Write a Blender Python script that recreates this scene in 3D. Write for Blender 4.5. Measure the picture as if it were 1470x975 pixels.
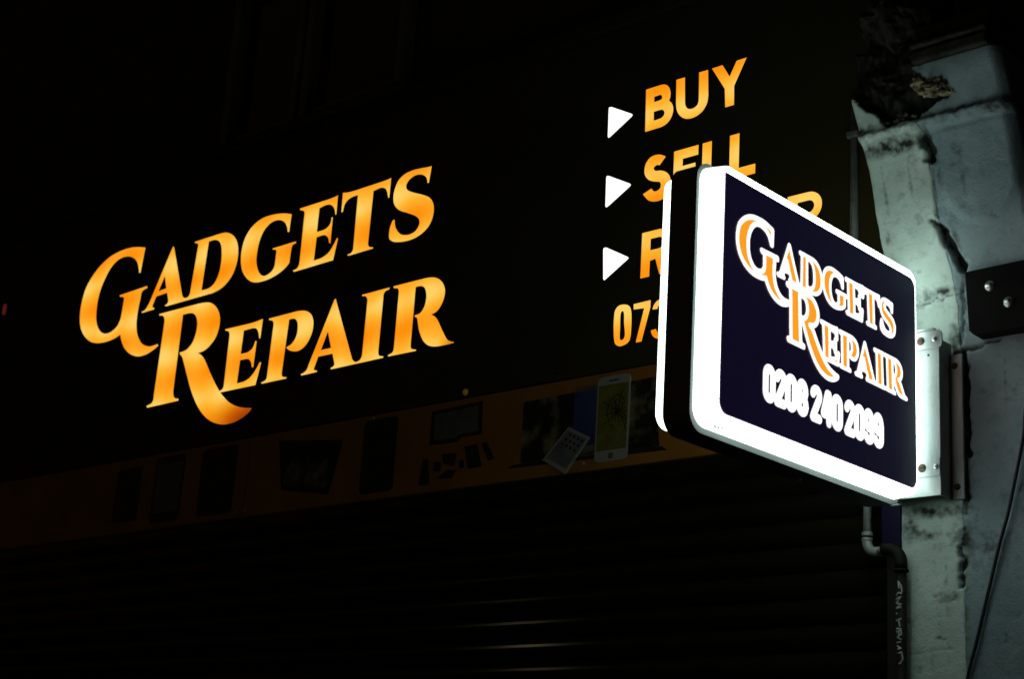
import bpy, bmesh, math, random
from mathutils import Matrix, Vector, noise
from mathutils.geometry import tessellate_polygon

random.seed(7)
for o in list(bpy.data.objects):
    bpy.data.objects.remove(o, do_unlink=True)
scene = bpy.context.scene
COL = scene.collection
R = math.radians

# ---------------------------------------------------------------- camera
def camera_axes(yaw, pitch, roll):
    f = Vector((-math.sin(yaw)*math.cos(pitch), math.cos(yaw)*math.cos(pitch), math.sin(pitch)))
    rt = Vector((math.cos(yaw), math.sin(yaw), 0)); up = rt.cross(f)
    a = math.cos(roll)*rt + math.sin(roll)*up
    b = -math.sin(roll)*rt + math.cos(roll)*up
    return a, b, f
cam_data = bpy.data.cameras.new('camera')
cam = bpy.data.objects.new('camera', cam_data); COL.objects.link(cam)
a, b, f = camera_axes(0.75575524, 0.30065395, 0.06608889)
cam.matrix_world = Matrix(((a.x, b.x, -f.x, 0), (a.y, b.y, -f.y, 0), (a.z, b.z, -f.z, 1.6), (0, 0, 0, 1)))
cam_data.sensor_width = 36
cam_data.lens = 36*2375.6/1470
cam_data.clip_start = 0.05; cam_data.clip_end = 600
cam_data.dof.use_dof = True
cam_data.dof.focus_distance = 4.45
cam_data.dof.aperture_fstop = 5.6
cam_data.dof.aperture_blades = 9
scene.camera = cam

# ---------------------------------------------------------------- night sky, faint sky glow
world = bpy.data.worlds.new('World'); scene.world = world; world.use_nodes = True
nt = world.node_tree; nt.nodes.clear()
sky = nt.nodes.new('ShaderNodeTexSky'); sky.sky_type = 'NISHITA'; sky.sun_disc = False
sky.sun_elevation = R(32); sky.sun_rotation = R(233)
tint = nt.nodes.new('ShaderNodeMix'); tint.data_type = 'RGBA'; tint.blend_type = 'MULTIPLY'
tint.inputs[0].default_value = 1.0; tint.inputs[7].default_value = (1.0, 0.72, 0.32, 1)
bg = nt.nodes.new('ShaderNodeBackground'); bg.inputs['Strength'].default_value = 0.0020
wout = nt.nodes.new('ShaderNodeOutputWorld')
nt.links.new(sky.outputs[0], tint.inputs[6]); nt.links.new(tint.outputs[2], bg.inputs[0]); nt.links.new(bg.outputs[0], wout.inputs[0])
sun_data = bpy.data.lights.new('distant_lamp', 'SUN'); sun_data.energy = 0.0030; sun_data.angle = R(1.0); sun_data.color = (1, .82, .5)  # sun standing in for a distant lamp at left, glinting on the slats
sun = bpy.data.objects.new('distant_lamp', sun_data); COL.objects.link(sun)
sun.rotation_euler = Vector((.66, .53, -.52)).to_track_quat('-Z', 'Y').to_euler()

scene.view_settings.view_transform = 'Standard'; scene.view_settings.look = 'None'
scene.view_settings.exposure = 0; scene.view_settings.gamma = 1

# ---------------------------------------------------------------- helpers
def tag(o, label=None, cat=None, group=None, kind=None):
    if label: o['label'] = label
    if cat: o['category'] = cat
    if group: o['group'] = group
    if kind: o['kind'] = kind
    return o

def empty(name, loc, label, cat, group=None):
    o = bpy.data.objects.new(name, None); COL.objects.link(o); o.location = loc
    o.empty_display_size = .1
    return tag(o, label, cat, group)

def link(name, me, mat, parent=None):
    o = bpy.data.objects.new(name, me); COL.objects.link(o)
    if mat and not me.materials: me.materials.append(mat)
    if parent:
        o.parent = parent
        # geometry is written in world metres; undo the offset of the parents
        off = Vector(); p = parent
        while p: off += p.location; p = p.parent
        o.location = -off
    return o

def obj(name, bm, mat, parent=None, smooth=False):
    me = bpy.data.meshes.new(name)
    bmesh.ops.recalc_face_normals(bm, faces=bm.faces)
    bm.to_mesh(me); bm.free()
    if smooth:
        for p in me.polygons: p.use_smooth = True
    return link(name, me, mat, parent)

def box(bm, x0, x1, y0, y1, z0, z1, bev=0, seg=2):
    r = bmesh.ops.create_cube(bm, size=1)
    vs = r['verts']
    for v in vs:
        v.co = Vector(((x0+x1)/2 + v.co.x*(x1-x0), (y0+y1)/2 + v.co.y*(y1-y0), (z0+z1)/2 + v.co.z*(z1-z0)))
    if bev:
        es = {e for v in vs for e in v.link_edges}
        bmesh.ops.bevel(bm, geom=list(es), offset=bev, segments=seg, affect='EDGES', profile=.5)

def boxo(name, mat, parent, *d, bev=0):
    bm = bmesh.new(); box(bm, *d, bev=bev); return obj(name, bm, mat, parent)

def spline(pts, n=5):
    """closed contour: Catmull-Rom through the smooth points, corners stay sharp"""
    N = len(pts); out = []
    for i in range(N):
        p1, p2 = pts[i], pts[(i+1) % N]
        c1, c2 = len(p1) > 2, len(p2) > 2
        P1, P2 = Vector(p1[:2]), Vector(p2[:2])
        if c1 and c2: out.append(P1); continue
        P0 = P1 if c1 else Vector(pts[i-1][:2])
        P3 = P2 if c2 else Vector(pts[(i+2) % N][:2])
        for k in range(n):
            t = k/n
            out.append(.5*((2*P1) + (P2-P0)*t + (2*P0-5*P1+4*P2-P3)*t*t + (3*P1-P0-3*P2+P3)*t**3))
    return out

def plate(name, contours, front, back, mat, parent, to3):
    """flat shape with holes, with real thickness; to3(u, v, d) -> world point"""
    bm = bmesh.new()
    polys = [[Vector((p[0], p[1], 0)) for p in c] for c in contours]
    tris = tessellate_polygon(polys)
    flat = [p for c in polys for p in c]
    fv = [bm.verts.new(to3(p.x, p.y, front)) for p in flat]
    bv = [bm.verts.new(to3(p.x, p.y, back)) for p in flat]
    for t in tris:
        try: bm.faces.new([fv[i] for i in t])
        except ValueError: pass
    o = 0
    for c in polys:
        n = len(c)
        for i in range(n):
            j = (i+1) % n
            try: bm.faces.new((fv[o+i], fv[o+j], bv[o+j], bv[o+i]))
            except ValueError: pass
        o += n
    return obj(name, bm, mat, parent)

def brush(bm, pts, r, d0, to3, closed=True, seg=10):
    """round-brush stroke along a path, every dab a hair's breadth apart in depth"""
    n = len(pts); k = 0
    for i in range(n):
        p = pts[i]
        d = d0 + (k % 23)*1.2e-5; k += 1
        bm.faces.new([bm.verts.new(to3(p[0]+r*math.cos(2*math.pi*s/seg), p[1]+r*math.sin(2*math.pi*s/seg), d)) for s in range(seg)])
        if i == n-1 and not closed: break
        q = pts[(i+1) % n]; v = Vector((q[0]-p[0], q[1]-p[1]))
        if v.length < 1e-5: continue
        w = Vector((-v.y, v.x)).normalized()*r
        d = d0 + (k % 23)*1.2e-5; k += 1
        bm.faces.new([bm.verts.new(to3(*c, d)) for c in ((p[0]+w.x, p[1]+w.y), (p[0]-w.x, p[1]-w.y), (q[0]-w.x, q[1]-w.y), (q[0]+w.x, q[1]+w.y))])

def tube(bm, pts, r, seg=12, caps=True):
    pts = [Vector(p) for p in pts]; rings = []
    N = len(pts); prev = None
    for i, p in enumerate(pts):
        t = (pts[min(i+1, N-1)] - pts[max(i-1, 0)]).normalized()
        if prev is None:
            u = t.cross(Vector((0, 0, 1)))
            if u.length < .1: u = t.cross(Vector((1, 0, 0)))
        else: u = prev - t*prev.dot(t)
        u.normalize(); prev = u; w = t.cross(u)
        rr = r[i] if isinstance(r, (list, tuple)) else r
        rings.append([bm.verts.new(p + rr*(math.cos(2*math.pi*k/seg)*u + math.sin(2*math.pi*k/seg)*w)) for k in range(seg)])
    for A, B in zip(rings, rings[1:]):
        for k in range(seg): bm.faces.new((A[k], A[(k+1) % seg], B[(k+1) % seg], B[k]))
    if caps: bm.faces.new(rings[0][::-1]); bm.faces.new(rings[-1])

def dome(bm, c, r, h, axis, seg=14, rings=4):
    """domed screw or bolt head standing on a surface; axis = outward normal"""
    axis = Vector(axis).normalized(); u = axis.orthogonal().normalized(); w = axis.cross(u); c = Vector(c)
    R_ = []
    for i in range(rings):
        a_ = (math.pi/2)*i/rings
        R_.append([bm.verts.new(c + axis*h*math.sin(a_) + r*math.cos(a_)*(math.cos(2*math.pi*k/seg)*u + math.sin(2*math.pi*k/seg)*w)) for k in range(seg)])
    top = bm.verts.new(c + axis*h)
    for A, B in zip(R_, R_[1:]):
        for k in range(seg): bm.faces.new((A[k], A[(k+1) % seg], B[(k+1) % seg], B[k]))
    for k in range(seg): bm.faces.new((R_[-1][k], R_[-1][(k+1) % seg], top))

# ---------------------------------------------------------------- materials
def mat(name, col, rough=.6, metal=0, emit=None, strength=0, spec=.5):
    m = bpy.data.materials.new(name); m.use_nodes = True
    p = m.node_tree.nodes['Principled BSDF']
    p.inputs['Base Color'].default_value = (*col, 1); p.inputs['Roughness'].default_value = rough
    p.inputs['Metallic'].default_value = metal; p.inputs['Specular IOR Level'].default_value = spec
    if emit:
        p.inputs['Emission Color'].default_value = (*emit, 1); p.inputs['Emission Strength'].default_value = strength
    return m

def mottled(name, c1, c2, scale=8, rough=.7, bump=.15, metal=0, detail=8, lo=.35, hi=.65, spec=.5, bscale=None):
    m = mat(name, c1, rough, metal, spec=spec); n = m.node_tree.nodes; l = m.node_tree.links; p = n['Principled BSDF']
    tc = n.new('ShaderNodeTexCoord'); no = n.new('ShaderNodeTexNoise'); no.inputs['Scale'].default_value = scale; no.inputs['Detail'].default_value = detail
    cr = n.new('ShaderNodeValToRGB'); cr.color_ramp.elements[0].position = lo; cr.color_ramp.elements[1].position = hi
    cr.color_ramp.elements[0].color = (*c1, 1); cr.color_ramp.elements[1].color = (*c2, 1)
    l.new(tc.outputs['Object'], no.inputs['Vector']); l.new(no.outputs['Fac'], cr.inputs[0]); l.new(cr.outputs[0], p.inputs['Base Color'])
    if bump:
        n2 = n.new('ShaderNodeTexNoise'); n2.inputs['Scale'].default_value = bscale or scale*6; n2.inputs['Detail'].default_value = 6
        bu = n.new('ShaderNodeBump'); bu.inputs['Strength'].default_value = bump; bu.inputs['Distance'].default_value = .004
        l.new(tc.outputs['Object'], n2.inputs['Vector']); l.new(n2.outputs['Fac'], bu.inputs['Height']); l.new(bu.outputs[0], p.inputs['Normal'])
    return m

def backlit_letter():
    """orange acrylic over rows of LED modules: brighter over each row, fading where the row stops short"""
    m = mat('backlit_orange_acrylic', (.55, .2, .02), .25); n = m.node_tree.nodes; l = m.node_tree.links; p = n['Principled BSDF']
    tc = n.new('ShaderNodeTexCoord'); sep = n.new('ShaderNodeSeparateXYZ'); l.new(tc.outputs['Object'], sep.inputs[0])
    def mth(op, a_, b_=None, c_=None, clamp=False):
        x = n.new('ShaderNodeMath'); x.operation = op; x.use_clamp = clamp
        for i, v in enumerate((a_, b_, c_)):
            if v is None: continue
            if isinstance(v, (int, float)): x.inputs[i].default_value = v
            else: l.new(v, x.inputs[i])
        return x.outputs[0]
    no = n.new('ShaderNodeTexNoise'); no.inputs['Scale'].default_value = 5.5; no.inputs['Detail'].default_value = 1; l.new(tc.outputs['Object'], no.inputs['Vector'])
    nz = mth('MULTIPLY_ADD', no.outputs['Fac'], 2.0, -1.0)
    ph = mth('MULTIPLY_ADD', sep.outputs['Z'], 2*math.pi/.20, 1.4)
    ph = mth('ADD', ph, nz)
    row = mth('COSINE', ph)
    hot = mth('COSINE', mth('MULTIPLY', sep.outputs['X'], 2*math.pi/.21))
    f_ = mth('MULTIPLY_ADD', row, .26, .62)
    f_ = mth('MULTIPLY_ADD', hot, .08, f_)
    cr = n.new('ShaderNodeValToRGB'); e = cr.color_ramp.elements
    cr.color_ramp.elements.new(.16); cr.color_ramp.elements.new(.7)
    for q, (ps, c_) in zip(cr.color_ramp.elements, ((0, (1.0, .10, .002, 1)), (.30, (1.0, .285, .003, 1)), (.70, (1.0, .46, .03, 1)), (.96, (1.0, .64, .13, 1)))):
        q.position = ps; q.color = c_
    def fade(cx, cz, r0, r1, low):
        dx = mth('SUBTRACT', sep.outputs['X'], cx); dz = mth('SUBTRACT', sep.outputs['Z'], cz)
        d = mth('SQRT', mth('ADD', mth('MULTIPLY', dx, dx), mth('MULTIPLY', mth('MULTIPLY', dz, dz), 4.0)))
        mr = n.new('ShaderNodeMapRange'); mr.interpolation_type = 'SMOOTHSTEP'
        for i, v in enumerate((r0, r1, low, 1.0)): mr.inputs[i+1].default_value = v
        l.new(d, mr.inputs[0]); return mr.outputs[0]
    s_ = mth('MULTIPLY', fade(-4.62, 3.00, .10, .38, .12), fade(-3.625, 3.155, .0, .11, .3))
    l.new(mth('MULTIPLY', f_, s_), cr.inputs[0]); l.new(cr.outputs[0], p.inputs['Emission Color'])
    l.new(mth('POWER', s_, .55), p.inputs['Emission Strength'])
    return m

def painted_stone(name, paint, paint2):
    """old paint over stone; the attribute 'wear' (x = dirt, y = paint gone) has the shape of the damage"""
    m = mat(name, paint, .62, spec=.35); n = m.node_tree.nodes; l = m.node_tree.links; p = n['Principled BSDF']
    tc = n.new('ShaderNodeTexCoord'); at = n.new('ShaderNodeAttribute'); at.attribute_name = 'wear'
    sp = n.new('ShaderNodeSeparateXYZ'); l.new(at.outputs['Vector'], sp.inputs[0])
    def nz(s, d=8):
        x = n.new('ShaderNodeTexNoise'); x.inputs['Scale'].default_value = s; x.inputs['Detail'].default_value = d
        l.new(tc.outputs['Object'], x.inputs['Vector']); return x.outputs['Fac']
    def ramp(v, lo, hi, c1, c2):
        x = n.new('ShaderNodeValToRGB'); x.color_ramp.elements[0].position = lo; x.color_ramp.elements[1].position = hi
        x.color_ramp.elements[0].color = (*c1, 1); x.color_ramp.elements[1].color = (*c2, 1); l.new(v, x.inputs[0]); return x.outputs[0]
    def mix(fac, A, B):
        x = n.new('ShaderNodeMix'); x.data_type = 'RGBA'; l.new(fac, x.inputs[0]); l.new(A, x.inputs[6]); l.new(B, x.inputs[7]); return x.outputs[2]
    base = ramp(nz(11), .3, .7, paint, paint2)
    grime = ramp(nz(48, 12), .54, .80, (0, 0, 0), (.30, .30, .30))
    dirtc = ramp(nz(60), .3, .7, (.004, .0035, .0025), (.026, .022, .015))
    stone = ramp(nz(45), .48, .74, (.006, .005, .004), (.16, .12, .07))
    ad = n.new('ShaderNodeMath'); ad.operation = 'MULTIPLY_ADD'; l.new(nz(90, 8), ad.inputs[0]); ad.inputs[1].default_value = .75; l.new(sp.outputs[0], ad.inputs[2])
    sc = n.new('ShaderNodeMath'); sc.operation = 'MULTIPLY'; l.new(ad.outputs[0], sc.inputs[0]); sc.inputs[1].default_value = .6
    dm = ramp(sc.outputs[0], .33, .80, (0, 0, 0), (1, 1, 1))
    col = mix(grime, base, dirtc); col = mix(sp.outputs[1], col, stone); col = mix(dm, col, dirtc)
    l.new(col, p.inputs['Base Color'])
    bu = n.new('ShaderNodeBump'); bu.inputs['Strength'].default_value = .5; bu.inputs['Distance'].default_value = .003
    l.new(nz(170, 12), bu.inputs['Height']); l.new(bu.outputs[0], p.inputs['Normal'])
    return m

M = dict(
    fascia=mottled('black_fascia_sheet', (.048, .038, .014), (.060, .048, .017), 3, .6, .03, spec=.05),
    letter=backlit_letter(),
    arrow=mat('backlit_white_acrylic', (.8, .8, .8), .3, emit=(1, .99, .97), strength=1.25),
    tray=mat('glowing_white_sign_tray', (.8, .82, .82), .35, emit=(.76, 1.0, .93), strength=3.6),
    tray_face=mat('glowing_white_sign_face', (.8, .82, .82), .35, emit=(.76, 1.0, .93), strength=9.0),
    navy=mat('translucent_navy_vinyl', (.004, .004, .012), .35, emit=(.0040, .0032, .0125), strength=1.0, spec=.15),
    edge_bright=mat('bright_edge_blend', (.3, .28, .3), .35, emit=(.80, .62, .78), strength=.85),
    edge_dim=mat('dim_edge_blend', (.1, .08, .1), .35, emit=(.32, .16, .30), strength=.75),
    sign_orange=mat('backlit_orange_vinyl', (.5, .2, .02), .35, emit=(1.0, .345, .016), strength=1.0, spec=.2),
    sign_white=mat('backlit_white_vinyl', (.7, .7, .7), .35, emit=(1.0, .93, .94), strength=1.3, spec=.2),
    sign_digit=mat('backlit_white_digit_vinyl', (.7, .7, .7), .35, emit=(1.0, 1.0, 1.0), strength=1.3, spec=.2),
    sign_body=mottled('dark_coated_sign_body', (.10, .105, .10), (.16, .165, .155), 6, .55, .1),
    white_metal=mottled('white_coated_bracket', (.50, .53, .52), (.34, .37, .36), 22, .45, .12, lo=.45, hi=.8),
    zinc=mottled('zinc_plated_steel', (.5, .52, .52), (.7, .72, .72), 40, .3, .1, metal=.9),
    rust=mottled('rusty_steel', (.035, .018, .010), (.11, .055, .028), 60, .8, .4),
    grime=mat('green_grey_grime', (.16, .19, .15), .8),
    hole=mat('dark_hole', (.01, .009, .008), .9),
    white_paint=painted_stone('chipped_white_paint_on_stone', (.66, .75, .68), (.48, .55, .50)),
    grey_paint=painted_stone('dull_blue_grey_paint_on_stone', (.20, .27, .29), (.29, .365, .38)),
    stone=mottled('bare_yellow_stone', (.05, .04, .025), (.42, .33, .19), 40, .9, .6, lo=.38, hi=.62),
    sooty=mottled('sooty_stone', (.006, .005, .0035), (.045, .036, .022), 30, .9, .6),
    black_plate=mottled('black_painted_steel', (.004, .0038, .003), (.008, .007, .006), 20, .6, .1, spec=.06),
    pipe=mottled('galvanised_conduit', (.20, .21, .20), (.33, .34, .32), 30, .5, .2, metal=.25),
    black_pipe=mottled('black_painted_conduit', (.007, .006, .005), (.016, .014, .012), 30, .6, .2, spec=.12),
    cable=mat('black_cable_sheath', (.008, .008, .008), .6),
    marker=mat('white_marker_ink', (.5, .52, .5), .6),
    bluebox=mat('plain_navy', (.006, .005, .030), .5, spec=.2),
    strip=mottled('orange_printed_banner', (.36, .135, .016), (.44, .17, .022), 6, .55, .04, spec=.15),
    shutter=mottled('dark_shutter_steel', (.008, .007, .003), (.011, .010, .004), 12, .10, .0, metal=0, spec=.09),
    frame=mottled('dark_shopfront_frame', (.010, .009, .007), (.018, .016, .012), 8, .6, .1),
    brick=None,
    timber=mottled('brown_painted_timber', (.07, .048, .02), (.105, .072, .03), 9, .6, .15),
    glass=mat('dark_window_glass', (.003, .003, .003), .08, spec=.1),
    cornice=mottled('dirty_dark_render', (.014, .012, .008), (.028, .023, .015), 6, .85, .3),
    paving=mottled('concrete_paving', (.10, .095, .085), (.16, .15, .135), 4, .85, .3),
    asphalt=mottled('asphalt', (.035, .035, .035), (.06, .06, .058), 30, .9, .4),
    kerbm=mottled('granite_kerb', (.18, .18, .17), (.26, .25, .24), 25, .8, .3),
)
def brick_mat():
    m = mat('old_stock_brick', (.02, .015, .01), .9); n = m.node_tree.nodes; l = m.node_tree.links; p = n['Principled BSDF']
    tc = n.new('ShaderNodeTexCoord'); mp = n.new('ShaderNodeMapping'); mp.inputs['Rotation'].default_value = (R(90), 0, 0)
    b_ = n.new('ShaderNodeTexBrick'); b_.inputs['Scale'].default_value = 4.4; b_.inputs['Color1'].default_value = (.055, .042, .020, 1); b_.inputs['Color2'].default_value = (.040, .032, .016, 1)
    b_.inputs['Mortar'].default_value = (.06, .05, .03, 1); b_.inputs['Mortar Size'].default_value = .02
    l.new(tc.outputs['Object'], mp.inputs[0]); l.new(mp.outputs[0], b_.inputs['Vector']); l.new(b_.outputs['Color'], p.inputs['Base Color'])
    bu = n.new('ShaderNodeBump'); bu.inputs['Strength'].default_value = .6; bu.inputs['Distance'].default_value = .01; bu.invert = True
    l.new(b_.outputs['Fac'], bu.inputs['Height']); l.new(bu.outputs[0], p.inputs['Normal'])
    return m
M['brick'] = brick_mat()

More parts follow.
